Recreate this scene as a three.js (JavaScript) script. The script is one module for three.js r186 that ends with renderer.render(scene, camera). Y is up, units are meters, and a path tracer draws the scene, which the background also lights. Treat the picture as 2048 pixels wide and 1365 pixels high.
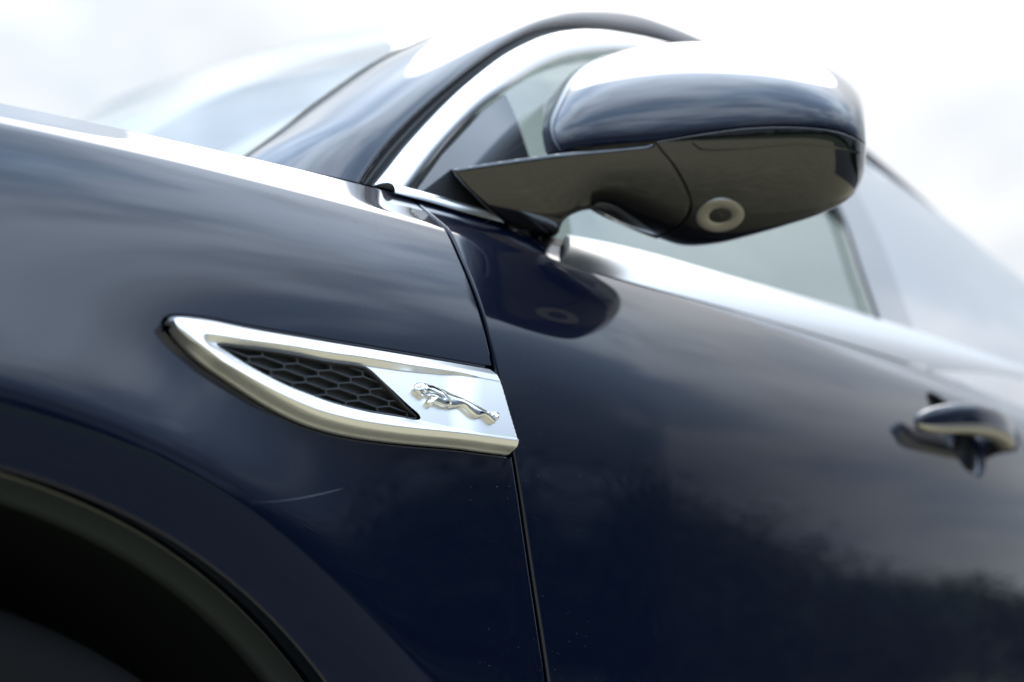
import * as THREE from 'three';
import { mergeGeometries } from 'three/addons/utils/BufferGeometryUtils.js';
import { SimplexNoise } from 'three/addons/math/SimplexNoise.js';

// ---------------------------------------------------------------- camera, sky, sun, exposure
const scene = new THREE.Scene();
const renderer = new THREE.WebGLRenderer();
renderer.toneMapping = THREE.LinearToneMapping;
renderer.toneMappingExposure = 1.0;
renderer.shadowMap.enabled = true;

const camera = new THREE.PerspectiveCamera(26.985, 1.5, 0.05, 2000);
camera.position.set(-0.0006, 0.6932, 1.5603);
camera.up.set(0, 1, 0);
camera.lookAt(-0.0006 + 0.75471, 0.6932 + 0.23853, 1.5603 - 0.61115);
camera.focus = 0.915;
camera.userData.fStop = 4.2;

let seed = 12345;
function rnd() { seed = (seed * 1664525 + 1013904223) >>> 0; return seed / 4294967296; }
const simplex = new SimplexNoise({ random: rnd });
function fbm(x, y, z, octaves) {
  let s = 0, a = 0.5, f = 1;
  for (let k = 0; k < octaves; k++) { s += a * simplex.noise3d(x * f, y * f, z * f); f *= 2.03; a *= 0.5; }
  return s;
}
const smooth = (a, b, x) => { const t = Math.min(1, Math.max(0, (x - a) / (b - a))); return t * t * (3 - 2 * t); };
const lerp = (a, b, t) => a + (b - a) * t;

function skyColour(x, y, z) {
  // thin bright overcast overhead, pale sky towards the veiled sun, duller low sky away from it
  const up = Math.max(y, 0), k = 1 / (up + 0.28);
  const n = fbm(x * k * 1.1 + 41.79, z * k * 1.1 + 58.50, 5.1, 4), n2 = fbm(x * k * 3.2 + 16.39, z * k * 3.2 + 39.40, 2.2, 4);
  const cloud = smooth(-0.30, 0.30, n + 0.4 * n2 + 0.12), puff = smooth(-0.5, 0.5, 0.7 * n + 0.9 * n2);
  const side = smooth(0.40, 0.85, 0.90 * x - 0.44 * z), away = 0.13 + 2.6 * smooth(0.15, 0.78, y) * (0.72 + 0.56 * puff), near = (0.92 + 0.9 * smooth(0.5, 0.9, y)) * (0.92 + 0.16 * puff);
  const s = Math.max(0, x * sunDir.x + y * sunDir.y + z * sunDir.z), glow = 0.20 * Math.pow(s, 8) + 1.5 * Math.pow(s, 50), L = lerp(away, near, side);
  return [[0.64, 0.84, 0.82, 0.97], [0.88, 1.0, 0.92, 1.0], [1.24, 1.22, 1.03, 1.04]].map(([ab, aw, nb, nw]) => L * lerp(lerp(ab, aw, cloud), lerp(nb, nw, cloud), side) + glow);
}
const sunDir = new THREE.Vector3(0.66, 0.80, -0.38).normalize();
{
  // high broken cloud with pale blue between, brightest round the veiled sun
  const w = 768, h = 384, data = new Float32Array(w * h * 4);
  for (let j = 0; j < h; j++) {
    const el = (j + 0.5) / h * Math.PI - Math.PI / 2, y = Math.sin(el), c = Math.cos(el);
    for (let i = 0; i < w; i++) {
      const az = (i + 0.5) / w * 2 * Math.PI - Math.PI, x = c * Math.cos(az), z = c * Math.sin(az), o = (j * w + i) * 4;
      skyColour(x, y, z).forEach((v, q) => { data[o + q] = v; });
      data[o + 3] = 1;
    }
  }
  const sky = new THREE.DataTexture(data, w, h, THREE.RGBAFormat, THREE.FloatType);
  sky.mapping = THREE.EquirectangularReflectionMapping;
  sky.magFilter = sky.minFilter = THREE.LinearFilter;
  sky.needsUpdate = true;
  scene.background = sky;
  scene.environment = sky;
}
const sun = new THREE.DirectionalLight(new THREE.Color(1.0, 0.95, 0.88), 0.9);
sun.position.copy(sunDir).multiplyScalar(30);
sun.castShadow = true;
sun.shadow.radius = 60;
sun.shadow.mapSize.set(2048, 2048);
Object.assign(sun.shadow.camera, { left: -8, right: 8, top: 8, bottom: -8, near: 1, far: 80 });
scene.add(sun, sun.target);

// ---------------------------------------------------------------- helpers
const V3 = (x, y, z) => new THREE.Vector3(x, y, z);
const taken = {};
function numbered(name) { const n = taken[name] = (taken[name] ?? -1) + 1; return n ? `${name}_${String(n).padStart(3, '0')}` : name; }
function geo(pos, nor, idx, uv) {
  if (nor) {   // wind every triangle the way its normals point
    idx ??= Array.from({ length: pos.length / 3 }, (_, i) => i);
    for (let i = 0; i < idx.length; i += 3) {
      const [a, b, c] = [idx[i] * 3, idx[i + 1] * 3, idx[i + 2] * 3], ux = pos[b] - pos[a], uy = pos[b + 1] - pos[a + 1], uz = pos[b + 2] - pos[a + 2], vx = pos[c] - pos[a], vy = pos[c + 1] - pos[a + 1], vz = pos[c + 2] - pos[a + 2];
      if ((uy * vz - uz * vy) * (nor[a] + nor[b] + nor[c]) + (uz * vx - ux * vz) * (nor[a + 1] + nor[b + 1] + nor[c + 1]) + (ux * vy - uy * vx) * (nor[a + 2] + nor[b + 2] + nor[c + 2]) < 0) [idx[i + 1], idx[i + 2]] = [idx[i + 2], idx[i + 1]];
    }
  }
  const g = new THREE.BufferGeometry();
  g.setAttribute('position', new THREE.Float32BufferAttribute(pos, 3));
  if (nor) g.setAttribute('normal', new THREE.Float32BufferAttribute(nor, 3));
  if (uv) g.setAttribute('uv', new THREE.Float32BufferAttribute(uv, 2));
  if (idx) g.setIndex(idx);
  if (!nor) g.computeVertexNormals();
  return g;
}
function part(name, g, material, parent) {
  const m = new THREE.Mesh(Array.isArray(g) ? mergeGeometries(g.map((x) => { x = x.index ? x.toNonIndexed() : x; x.deleteAttribute('uv'); return x; })) : g, material);
  m.name = name; m.castShadow = m.receiveShadow = true; parent.add(m);
  return m;
}
/** A grid of points f(u, v) -> Vector3 over [0,1]^2 with smooth normals from differences of f. */
function grid(f, nu, nv, flip = false) {
  const pos = [], nor = [], uv = [], idx = [], e = 1e-3;
  for (let j = 0; j <= nv; j++) for (let i = 0; i <= nu; i++) {
    const u = i / nu, v = j / nv, p = f(u, v);
    const du = f(Math.min(1, u + e), v).sub(f(Math.max(0, u - e), v)), dv = f(u, Math.min(1, v + e)).sub(f(u, Math.max(0, v - e)));
    const n = du.cross(dv); if (flip) n.negate();
    if (n.lengthSq() < 1e-20) n.set(0, 0, 1); n.normalize();
    pos.push(p.x, p.y, p.z); nor.push(n.x, n.y, n.z); uv.push(u, v);
    if (i < nu && j < nv) {
      const a = j * (nu + 1) + i, b = a + 1, c = a + nu + 1, d = c + 1;
      if (flip) idx.push(a, c, b, b, c, d); else idx.push(a, b, c, b, d, c);
    }
  }
  return geo(pos, nor, idx, uv);
}
/** Smooth curve through points, resampled evenly. */
function resample(pts, n) {
  const c = new THREE.CatmullRomCurve3(pts.map((p) => V3(p[0], p[1], p[2] ?? 0)), false, 'centripetal');
  c.arcLengthDivisions = 600;
  return c.getSpacedPoints(n);
}
/** y as a function of x (or x of y) along a smooth polyline. */
function along(pts, key = 'x', n = 300) {
  const c = resample(pts, n), other = key === 'x' ? 'y' : 'x';
  c.sort((a, b) => a[key] - b[key]);
  const slow = (t) => {
    let lo = 0, hi = n; while (hi - lo > 1) { const m = (lo + hi) >> 1; if (c[m][key] > t) hi = m; else lo = m; }
    return lerp(c[lo][other], c[hi][other], (t - c[lo][key]) / (c[hi][key] - c[lo][key] || 1e-9));
  };
  const t0 = c[0][key], t1 = c[n][key], N = 4000, table = Float64Array.from({ length: N + 1 }, (_, i) => slow(t0 + (t1 - t0) * i / N));
  const s0 = (c[3][other] - c[0][other]) / (c[3][key] - t0 || 1e-9), s1 = (c[n][other] - c[n - 3][other]) / (t1 - c[n - 3][key] || 1e-9);
  return (t) => {
    if (t <= t0) return table[0] + s0 * (t - t0);
    if (t >= t1) return table[N] + s1 * (t - t1);
    const u = (t - t0) / (t1 - t0) * N, i = Math.min(N - 1, Math.floor(u));
    return table[i] + (table[i + 1] - table[i]) * (u - i);
  };
}
/** Signed distance to a closed polygon of [x, y], negative inside. */
function sdPoly(P, x, y) {
  let d = 1e9, inside = false;
  for (let i = 0, j = P.length - 1; i < P.length; j = i++) {
    const [ax, ay] = P[i], [bx, by] = P[j], ex = bx - ax, ey = by - ay, wx = x - ax, wy = y - ay;
    const t = Math.max(0, Math.min(1, (wx * ex + wy * ey) / (ex * ex + ey * ey || 1e-12))), dx = wx - ex * t, dy = wy - ey * t;
    d = Math.min(d, dx * dx + dy * dy);
    if ((ay > y) !== (by > y) && x < (bx - ax) * (y - ay) / (by - ay) + ax) inside = !inside;
  }
  return inside ? -Math.sqrt(d) : Math.sqrt(d);
}
function sdLine(P, x, y) {
  let d = 1e9;
  for (let i = 1; i < P.length; i++) {
    const [ax, ay] = P[i - 1], [bx, by] = P[i], ex = bx - ax, ey = by - ay, wx = x - ax, wy = y - ay;
    const t = Math.max(0, Math.min(1, (wx * ex + wy * ey) / (ex * ex + ey * ey))), dx = wx - ex * t, dy = wy - ey * t;
    d = Math.min(d, dx * dx + dy * dy);
  }
  return Math.sqrt(d);
}
function closedCurve(pts, n, tension = 'centripetal') {
  const c = new THREE.CatmullRomCurve3(pts.map((p) => V3(p[0], p[1], 0)), true, tension);
  c.arcLengthDivisions = 800;
  return c.getSpacedPoints(n).slice(0, n).map((p) => [p.x, p.y]);
}
/** Sheet z = f(x, y) over a grid of (x, y), cut along F = 0 for each F of cuts (F < 0 is kept). at(x, y) -> Vector3, normal(x, y) -> Vector3. */
function cutSheet(columns, rowsAt, cuts, at, normal, finer) {
  const P = columns.map((x) => rowsAt(x).map((y) => [x, y])), pos = [], nor = [], uv = [];
  const V = P.map((col) => col.map(([x, y]) => cuts.map((F) => F(x, y))));
  const known = new Map();
  const emit = (v) => { let k = known.get(v); if (!k) known.set(v, k = [at(v[0], v[1]), normal(v[0], v[1])]); const [p, n] = k, [x, y] = v; pos.push(p.x, p.y, p.z); nor.push(n.x, n.y, n.z); uv.push(x, y); };
  const clip = (poly) => {
    for (const F of cuts) {
      const val = poly.map(([x, y]) => F(x, y));
      if (val.every((v) => v <= 0)) continue;
      if (val.every((v) => v > 0)) return [];
      const out = [];
      for (let i = 0; i < poly.length; i++) {
        const k = (i + 1) % poly.length, a = poly[i], b = poly[k], va = val[i], vb = val[k];
        if (va <= 0) out.push(a);
        if ((va <= 0) !== (vb <= 0)) {
          let lo = va <= 0 ? a : b, hi = va <= 0 ? b : a;
          for (let q = 0; q < 10; q++) { const m = [(lo[0] + hi[0]) / 2, (lo[1] + hi[1]) / 2]; if (F(...m) <= 0) lo = m; else hi = m; }
          out.push(lo);
        }
      }
      poly = out;
      if (poly.length < 3) return [];
    }
    return poly;
  };
  for (let i = 0; i + 1 < P.length; i++) for (let j = 0; j + 1 < P[i].length; j++) {
    const a = P[i][j], b = P[i + 1][j], c = P[i + 1][j + 1], d = P[i][j + 1];
    const vals = [V[i][j], V[i + 1][j], V[i + 1][j + 1], V[i][j + 1]];
    if (cuts.some((_, k) => vals.every((v) => v[k] > 0))) continue;
    const cut = cuts.some((_, k) => vals.some((v) => v[k] > 0)), m = finer?.(a[0], a[1]) ? 4 : 1;
    const at2 = (s, t) => [0, 1].map((q) => lerp(lerp(a[q], b[q], s), lerp(d[q], c[q], s), t));
    for (let s = 0; s < m; s++) for (let t = 0; t < m; t++) {
      let poly = m === 1 ? [a, b, c, d] : [at2(s / m, t / m), at2((s + 1) / m, t / m), at2((s + 1) / m, (t + 1) / m), at2(s / m, (t + 1) / m)];
      if (cut) poly = clip(poly);
      for (let k = 1; k + 1 < poly.length; k++) { emit(poly[0]); emit(poly[k]); emit(poly[k + 1]); }
    }
  }
  return geo(pos, nor, null, uv);
}
const span = (a, b, n) => Array.from({ length: n + 1 }, (_, i) => a + (b - a) * i / n);

// ---------------------------------------------------------------- shapes of the car, in metres (x rearward, y up, z outward; axle of the front wheel at 0.302)
const VENT_TOP = [[.4443,.8783],[.4447,.8801],[.4462,.8821],[.4495,.8842],[.4566,.8861],[.4745,.8883],[.5019,.8897],[.532,.8916],[.5701,.8941],[.604,.8964],[.6399,.8987],[.678,.9011],[.7101,.903]];
const VENT_BOT = [[.4459,.8789],[.4466,.8771],[.4488,.8744],[.4571,.868],[.4668,.8623],[.4836,.8556],[.5018,.8493],[.5187,.8443],[.5436,.8395],[.5722,.8378],[.6097,.8387],[.6783,.8433],[.7033,.8443],[.7291,.8456]];
const VENT_END = [[.7154,.9026],[.7191,.8928],[.7244,.8716],[.7311,.8484]];
const VENT_RIDGE = [[.4476,.8734],[.455,.8717],[.466,.8678],[.4802,.8606],[.4975,.8538],[.5169,.8476],[.5389,.8444],[.5673,.8427],[.6044,.8433],[.6726,.8477],[.7226,.851]];
const VENT_RECESS = [[.4618,.8767],[.4715,.8779],[.4963,.8799],[.5289,.8829],[.561,.8848],[.5901,.8872],[.6286,.8892],[.6739,.8923],[.6889,.8927],[.7198,.8941]];
const VENT_PADTOP = [[.473,.8743],[.5005,.8772],[.5334,.8796],[.5586,.8803],[.5838,.8822],[.592,.8829],[.6025,.8836],[.6338,.8863],[.6796,.8922],[.6948,.8941],[.7259,.8951]];
const VENT_PADBOT = [[.473,.8738],[.4874,.8677],[.5063,.8621],[.526,.8579],[.5406,.856],[.558,.8541],[.587,.8531],[.6174,.8541],[.6315,.8543],[.6575,.8541],[.6784,.8532],[.7136,.854],[.7293,.8544]];
const MESH_OUT = [[.4756,.8738],[.5014,.8775],[.5343,.8799],[.5595,.8806],[.5848,.8825],[.5929,.882],[.6033,.8773],[.6263,.8639],[.6358,.8586],[.6366,.8565],[.6326,.8548],[.6184,.8544],[.588,.8534],[.559,.8544],[.5415,.8563],[.5269,.8582],[.5072,.8624],[.4883,.868]];
const HEX = [[.5543,.8699],[.5699,.8682],[.5808,.8706],[.5801,.8736]];
const CAT = [[.6328,.8776],[.635,.8791],[.6387,.8803],[.6423,.8806],[.6452,.8804],[.6497,.8804],[.653,.8801],[.6563,.8797],[.6617,.8788],[.668,.8777],[.673,.8763],[.6786,.875],[.6841,.8736],[.6893,.8721],[.6946,.8705],[.6981,.8695],[.7014,.8686],[.703,.87],[.7048,.8706],[.7068,.8705],[.7079,.8692],[.7076,.8671],[.7065,.8654],[.7046,.8643],[.7034,.8638],[.703,.8629],[.7014,.8617],[.6996,.8618],[.697,.8629],[.6944,.8642],[.6918,.865],[.6891,.8643],[.686,.8634],[.6834,.8635],[.6804,.8642],[.6774,.8658],[.6749,.8677],[.6728,.8687],[.6711,.8686],[.6677,.8676],[.6634,.8669],[.6613,.8671],[.6588,.8665],[.6567,.8665],[.6534,.867],[.6501,.8673],[.6479,.8675],[.6468,.866],[.6456,.8648],[.644,.8648],[.6426,.8661],[.6419,.8674],[.6423,.8686],[.6441,.8702],[.6461,.8713],[.6447,.8722],[.6429,.8723],[.6411,.8719],[.6402,.8707],[.6392,.8692],[.6382,.8692],[.6362,.8705],[.6344,.8711],[.6328,.8722],[.632,.8734],[.6319,.8751],[.6322,.8765]];
const CAT_SHOULDER = [[.6509,.8792],[.655,.8777],[.6578,.875],[.6602,.8729],[.6622,.87]];
const CAT_ARM = [[.6413,.8727],[.6437,.8739],[.647,.874],[.6511,.8734],[.656,.8722]];
const CAT_BACK = [[.6566,.8777],[.6616,.8765],[.6662,.8752],[.6713,.8748],[.6772,.8741],[.6819,.8719],[.6849,.8704],[.6892,.8693],[.6954,.8688]];
const CAT_JAW = [[.641,.878],[.6406,.8757],[.6407,.8737]];
const CAT_EYE = [[.6337,.8757],[.6367,.8767]];
const CAT_MOUTH = [[.637,.872],[.6375,.874],[.6403,.8739]];
const CAT_FOOT = [[.6989,.8663],[.7029,.8655]];
const CAT_PAW = [[.6444,.8676],[.646,.8667]];
const SHUT = [[.7092,1.0078],[.7067,.9861],[.7083,.9662],[.714,.9341],[.7199,.905],[.7364,.8471],[.7536,.7749],[.7724,.6984]];
const SCRATCH = [[.5004,.7907],[.5173,.7928],[.5396,.7972],[.5585,.8019],[.5756,.8067]];
// mirror O [0.93261225 1.1211897  1.        ] N [-0.79788524 -0.36591789  0.47904409] U [ 0.51474299 -0.          0.85734454] V [-0.3137177   0.93064714  0.18835366]
const MO = [[.9326,1.1212,1],[-.7979,-.3659,.479],[.5147,-0,.8573],[-.3137,.9306,.1884]];
const M_TOP = [[-.1279,.0208],[-.1269,.0329],[-.1239,.0411],[-.1186,.0465],[-.1035,.0611],[-.0816,.0725],[-.0529,.0792],[-.0176,.0819],[.0173,.0798],[.0586,.0725],[.0926,.0608],[.1128,.0487],[.1262,.0355],[.1301,.0257],[.1308,.0149],[.1312,-.0068]];
const M_BOT = [[-.1279,.0208],[-.1269,.0086],[-.1245,-.0025],[-.1109,-.0289],[-.0912,-.0478],[-.0659,-.0616],[-.0374,-.0744],[-.0165,-.081],[.0122,-.0802],[.0405,-.0745],[.0686,-.0676],[.0969,-.0592],[.1191,-.0474],[.1284,-.0324],[.1306,-.0186],[.1312,-.0068]];
const M_SEAM = [[-.131,-.0028],[-.1213,-.0018],[-.0824,.0023],[-.0406,.004],[.0009,.0085],[.0419,.0114],[.0824,.0096],[.1091,.0047],[.1223,-.001],[.1324,-.0076]];
const M_JOINT = [[-.0363,.0058],[-.0312,-.0023],[-.0219,-.0144],[-.012,-.0336],[-.0086,-.0471],[-.0117,-.0571],[-.0198,-.0646],[-.0329,-.0712],[-.0378,-.0741]];
const M_ARMTOP = [[-.2051,-.0086],[-.1622,-.0042],[-.1234,-.0009],[-.0801,.0013],[-.0358,.0034]];
const M_ARMBOT = [[-.2022,-.0148],[-.1885,-.031],[-.1708,-.0491],[-.1507,-.0623],[-.1209,-.0685],[-.112,-.055],[-.0904,-.0482],[-.0653,-.0611],[-.0338,-.073]];
const M_LIP = [[-.0058,.0015],[-.0001,-.0031],[.0076,-.0046],[.0384,-.0051],[.0766,-.0036],[.1068,-.0078],[.1311,-.0144]];
const M_LENS = [[.0144,-.0579]];
const TRIM_OUT = [[.6927,1.0475,.8653],[.7135,1.0694,.8606],[.7347,1.0922,.8553],[.7722,1.1291,.846],[.8136,1.1673,.8353],[.8589,1.2057,.8234],[.909,1.2452,.8098],[.9521,1.2753,.7984],[.9992,1.3055,.7855],[1.0503,1.3346,.7713],[1.1029,1.3609,.7579],[1.1559,1.3836,.746],[1.2102,1.404,.735],[1.3117,1.4387,.7155],[1.4504,1.4763,.6935],[1.6025,1.4988,.6799]];
const TRIM_IN = [[.7305,1.0505,.8681],[.7799,1.1039,.8554],[.8491,1.1683,.8376],[.8959,1.2042,.8264],[.9433,1.239,.8142],[.9949,1.2729,.8007],[1.058,1.3086,.784],[1.1809,1.3674,.7545],[1.316,1.4197,.7262],[1.4277,1.4541,.7066],[1.5653,1.4659,.6997]];
const SAIL = [[.7331,1.0512,.8681],[.7788,1.1004,.8565],[.8472,1.1636,.8392],[.8917,1.1979,.8287],[.8945,1.1728,.8388],[.8939,1.1331,.8535],[.8532,1.0534,.8772],[.796,1.0527,.8731]];
const PILLAR_IN = [[.6858,1.0497,.8639],[.7015,1.0693,.8595],[.7224,1.0928,.854],[.7625,1.1319,.8442],[.8107,1.1747,.8323],[.875,1.2279,.8153],[.9385,1.276,.7975],[1.0107,1.3237,.7767],[1.0878,1.3641,.7563],[1.1811,1.4037,.7351],[1.2959,1.4447,.7121],[1.3532,1.4598,.7033]];
const BPILLAR = [[1.6474,1.3676,.7544],[1.6144,1.2721,.8011],[1.5821,1.1986,.8327],[1.5628,1.1262,.8601]];
const FB_HI = [[.6949,1.049,.8651],[.7307,1.0514,.8678],[.7641,1.0528,.8704],[.8074,1.0539,.8737],[.8548,1.0547,.8769]];
const BELT_HI = [[.9108,1.0646,.8774],[.964,1.0717,.8775],[1.0458,1.081,.8754],[1.2385,1.0978,.8699],[1.5565,1.1268,.8599],[2.1183,1.1679,.8413]];
const BELT_LO = [[.838,1.0142,.9271],[.893,1.017,.9269],[.968,1.0225,.9245],[1.13,1.0386,.912],[1.4,1.062,.8908],[1.7,1.085,.8689],[2.1,1.115,.8356]];
const FB_LO = [[.6606,1.0223,.9045],[.7003,1.0258,.9042],[.7362,1.0275,.9055],[.7725,1.0316,.9034],[.8248,1.0373,.8999]];
const PILLAR_OUT = [[.6798,1.0957,.74],[.7285,1.1365,.725],[.7855,1.1861,.71],[.8778,1.264,.69],[.9829,1.3401,.67],[1.0795,1.4073,.655],[1.1686,1.4571,.64],[1.249,1.4911,.63],[1.3574,1.5223,.62],[1.4884,1.546,.61],[1.7476,1.5677,.6],[2.1404,1.5398,.6],[2.3973,1.5197,.59],[2.6519,1.4747,.58],[2.9621,1.4161,.56]];
// cam pos [-5.87727662e-04  6.93215166e-01  1.56028600e+00] fw [ 0.75471308  0.23853346 -0.6111546 ]
const AXLE_X = 0.302, AXLE_Y = 0.366, REAR_X = 3.176, ARCH_R = 0.4273, WIDE_TOP = -0.6;
/** Height of the shoulder crease along the car. */
function creaseY(x) {
  const t = Math.min(1.6, Math.max(0.25, x)), f = ((0.0274 * t - 0.12) * t + 0.1926) * t + 0.9199, g = (0.0822 * t - 0.24) * t + 0.1926;
  return f + g * (x - t);
}
/** Half width of the body side at (x, y). */
function side(x, y) {
  const zc = 0.928 - 0.09 * Math.max(0, 0.4 - x) ** 2 - 0.02 * Math.max(0, x - 1.5) ** 2, d = creaseY(x) - y, dd = Math.max(0, d), e = Math.max(0, -d), E = Math.exp;
  const q = smooth(0.72, 0.92, x);
  const below = 0.007 * (1 - E(-dd / 0.02)) + (0.42 + 0.06 * q) * (0.075 + 0.012 * q) * Math.tanh(dd / (0.075 + 0.012 * q)) - 0.025 * (dd - 0.25 * (1 - E(-dd / 0.25)));
  const above = 0.77 * e + (0.43 + 0.55 * Math.min(1, Math.max(0, (0.75 - x) / 0.45))) * (e - 0.004 * (1 - E(-e / 0.004)));
  let fl = 0;
  for (const ax of [AXLE_X, REAR_X]) {
    const u = Math.hypot(x - ax, y - 0.324) - 0.503;
    if (u > 0.5) continue;
    const sp = 0.006 * Math.log1p(E(Math.min(40, Math.max(-40, -u / 0.006))));
    fl += E(-((Math.max(0, u) / 0.05) ** 1.6)) * 0.013 * smooth(38, 75, Math.atan2(y - AXLE_Y, Math.abs(x - ax)) * 180 / Math.PI) - 0.20 * Math.min(sp, 0.08);
  }
  return zc + below - above + fl / (1 + E((y - 0.93) / 0.02));
}
function sideNormal(x, y) { const e = 4e-4; return V3(-(side(x + e, y) - side(x - e, y)) / (2 * e), -(side(x, y + e) - side(x, y - e)) / (2 * e), 1).normalize(); }
const onSide = (x, y, off = 0) => { const p = V3(x, y, side(x, y)); return off ? p.addScaledVector(sideNormal(x, y), off) : p; };
/** Half width of the windows at (x, y). */
const glassZ = (x, y) => 0.885 - 0.30 * (y - 1.05) - 0.35 * Math.max(0, y - 1.05) ** 2 - 0.12 * Math.max(0, 1.0 - x) ** 1.5 - 0.02 * Math.max(0, x - 1.7) ** 2;
function glassNormal(x, y) { const e = 1e-3; return V3(-(glassZ(x + e, y) - glassZ(x - e, y)) / (2 * e), -(glassZ(x, y + e) - glassZ(x, y - e)) / (2 * e), 1).normalize(); }
/** Rounded hem of a panel: curve of [x, y], toward = +1 / -1 picks the side the sheet folds to. */
function hem(curve, toward, r = 0.0022, deep = 0.016, surf = onSide, norm = sideNormal) {
  const pos = [], nor = [], idx = [], K = 6;
  curve.forEach(([x, y], i) => {
    const a = curve[Math.max(0, i - 1)], b = curve[Math.min(curve.length - 1, i + 1)];
    const n = norm(x, y), t = surf(b[0], b[1]).sub(surf(a[0], a[1])).normalize(), o = t.clone().cross(n).multiplyScalar(toward).normalize(), p = surf(x, y);
    for (let k = 0; k <= K; k++) {
      const th = Math.min(1, k / (K - 1)) * Math.PI / 2, q = p.clone().addScaledVector(o, r * Math.sin(th)).addScaledVector(n, -r * (1 - Math.cos(th)) - (k === K ? deep : 0));
      const m = n.clone().multiplyScalar(Math.cos(th)).addScaledVector(o, Math.sin(th));
      pos.push(q.x, q.y, q.z); nor.push(m.x, m.y, m.z);
      if (i && k) { const c = i * (K + 1) + k, d = c - K - 1; idx.push(d - 1, c - 1, d, d, c - 1, c); }
    }
  });
  return geo(pos, nor, idx);
}

// ---------------------------------------------------------------- materials
const lin = (r, g, b) => new THREE.Color().setRGB(r, g, b);
const M = {
  paint: new THREE.MeshPhysicalMaterial({ color: lin(0.0003, 0.0026, 0.0130), metalness: 0, roughness: 0.5, clearcoat: 1, clearcoatRoughness: 0.012, specularIntensity: 0.05 }),
  gloss: new THREE.MeshPhysicalMaterial({ color: lin(0.004, 0.004, 0.0045), roughness: 0.045, ior: 1.72 }),
  silver: new THREE.MeshPhysicalMaterial({ color: lin(0.93, 0.925, 0.91), metalness: 1, roughness: 0.36 }),
  chrome: new THREE.MeshPhysicalMaterial({ color: lin(0.86, 0.865, 0.87), metalness: 1, roughness: 0.035 }),
  brightTrim: new THREE.MeshPhysicalMaterial({ color: lin(0.83, 0.84, 0.85), metalness: 1, roughness: 0.3 }),
  plastic: new THREE.MeshStandardMaterial({ color: lin(0.032, 0.035, 0.039), roughness: 0.36 }),
  plasticDull: new THREE.MeshStandardMaterial({ color: lin(0.018, 0.026, 0.030), roughness: 0.75 }),
  rubber: new THREE.MeshStandardMaterial({ color: lin(0.014, 0.014, 0.015), roughness: 0.55 }),
  tyre: new THREE.MeshPhysicalMaterial({ color: lin(0.008, 0.008, 0.0085), roughness: 0.9, specularIntensity: 0.2 }),
  glass: new THREE.MeshPhysicalMaterial({ color: lin(0.47, 0.56, 0.55), roughness: 0.0, transmission: 1, thickness: 0, ior: 1.52 }),
  pillarGloss: new THREE.MeshPhysicalMaterial({ color: lin(0.50, 0.51, 0.54), metalness: 1, roughness: 0.08 }),
  mirrorTint: new THREE.MeshPhysicalMaterial({ color: lin(0.66, 0.68, 0.72), metalness: 1, roughness: 0.03 }),
  windscreen: new THREE.MeshPhysicalMaterial({ color: lin(0.80, 0.84, 0.84), roughness: 0.0, transmission: 1, thickness: 0, ior: 2.4 }),
  sail: new THREE.MeshPhysicalMaterial({ color: lin(0.05, 0.052, 0.056), roughness: 0.06, ior: 1.6 }),
  headliner: new THREE.MeshStandardMaterial({ color: lin(0.62, 0.61, 0.58), roughness: 0.95 }),
  dashTop: new THREE.MeshStandardMaterial({ color: lin(0.34, 0.33, 0.31), roughness: 0.7 }),
  trimDark: new THREE.MeshStandardMaterial({ color: lin(0.03, 0.03, 0.032), roughness: 0.8 }),
  satinRing: new THREE.MeshPhysicalMaterial({ color: lin(0.46, 0.44, 0.40), metalness: 1, roughness: 0.45 }),
  rim: new THREE.MeshPhysicalMaterial({ color: lin(0.5, 0.5, 0.51), metalness: 1, roughness: 0.3 }),
  dust: new THREE.MeshStandardMaterial({ color: lin(0.20, 0.21, 0.23), roughness: 0.9 }),
  scratch: new THREE.MeshStandardMaterial({ color: lin(0.085, 0.10, 0.125), roughness: 0.7 }),
};

// ---------------------------------------------------------------- ground and trees
function groundTexture(base, vary, size, metres) {
  const n = 256, px = new Uint8Array(n * n * 4), bump = new Uint8Array(n * n * 4);
  for (let j = 0; j < n; j++) for (let i = 0; i < n; i++) {
    const a = i / n * 2 * Math.PI, b = j / n * 2 * Math.PI, x = Math.cos(a) * 2.2, y = Math.sin(a) * 2.2, z = Math.cos(b) * 2.2, w = Math.sin(b) * 2.2;
    const c = simplex.noise4d(x, y, z, w) * 0.5 + simplex.noise4d(x * 5, y * 5, z * 5, w * 5) * 0.3 + (rnd() - 0.5) * 0.7, o = (j * n + i) * 4, s = 1 + vary * c, h = Math.max(0, Math.min(255, 128 + 90 * c));
    px.set([Math.min(255, base[0] * s), Math.min(255, base[1] * s), Math.min(255, base[2] * s), 255], o); bump.set([h, h, h, 255], o);
  }
  const tex = (d, srgb) => { const t = new THREE.DataTexture(d, n, n); t.wrapS = t.wrapT = THREE.RepeatWrapping; t.magFilter = THREE.LinearFilter; t.minFilter = THREE.LinearMipmapLinearFilter; t.repeat.set(size[0] / metres, size[1] / metres); if (srgb) t.colorSpace = THREE.SRGBColorSpace; t.needsUpdate = true; return t; };
  return new THREE.MeshStandardMaterial({ map: tex(px, true), bumpMap: tex(bump), bumpScale: 0.01, roughness: 0.95 });
}
function sheet(name, x, z, w, d, y, material) { const g = new THREE.PlaneGeometry(w, d); g.rotateX(-Math.PI / 2); g.translate(x, y, z); part(name, g, material, scene).userData.kind = 'structure'; }
sheet('grass_field', 0, 0, 900, 900, -0.008, groundTexture([66, 76, 40], 0.25, [900, 900], 6));
sheet('added_asphalt', 0, 7.0, 400, 9.4, -0.004, groundTexture([68, 68, 68], 0.2, [400, 9.4], 2));  // dark ground added so the underside of the wing flare reflects dark
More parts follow.
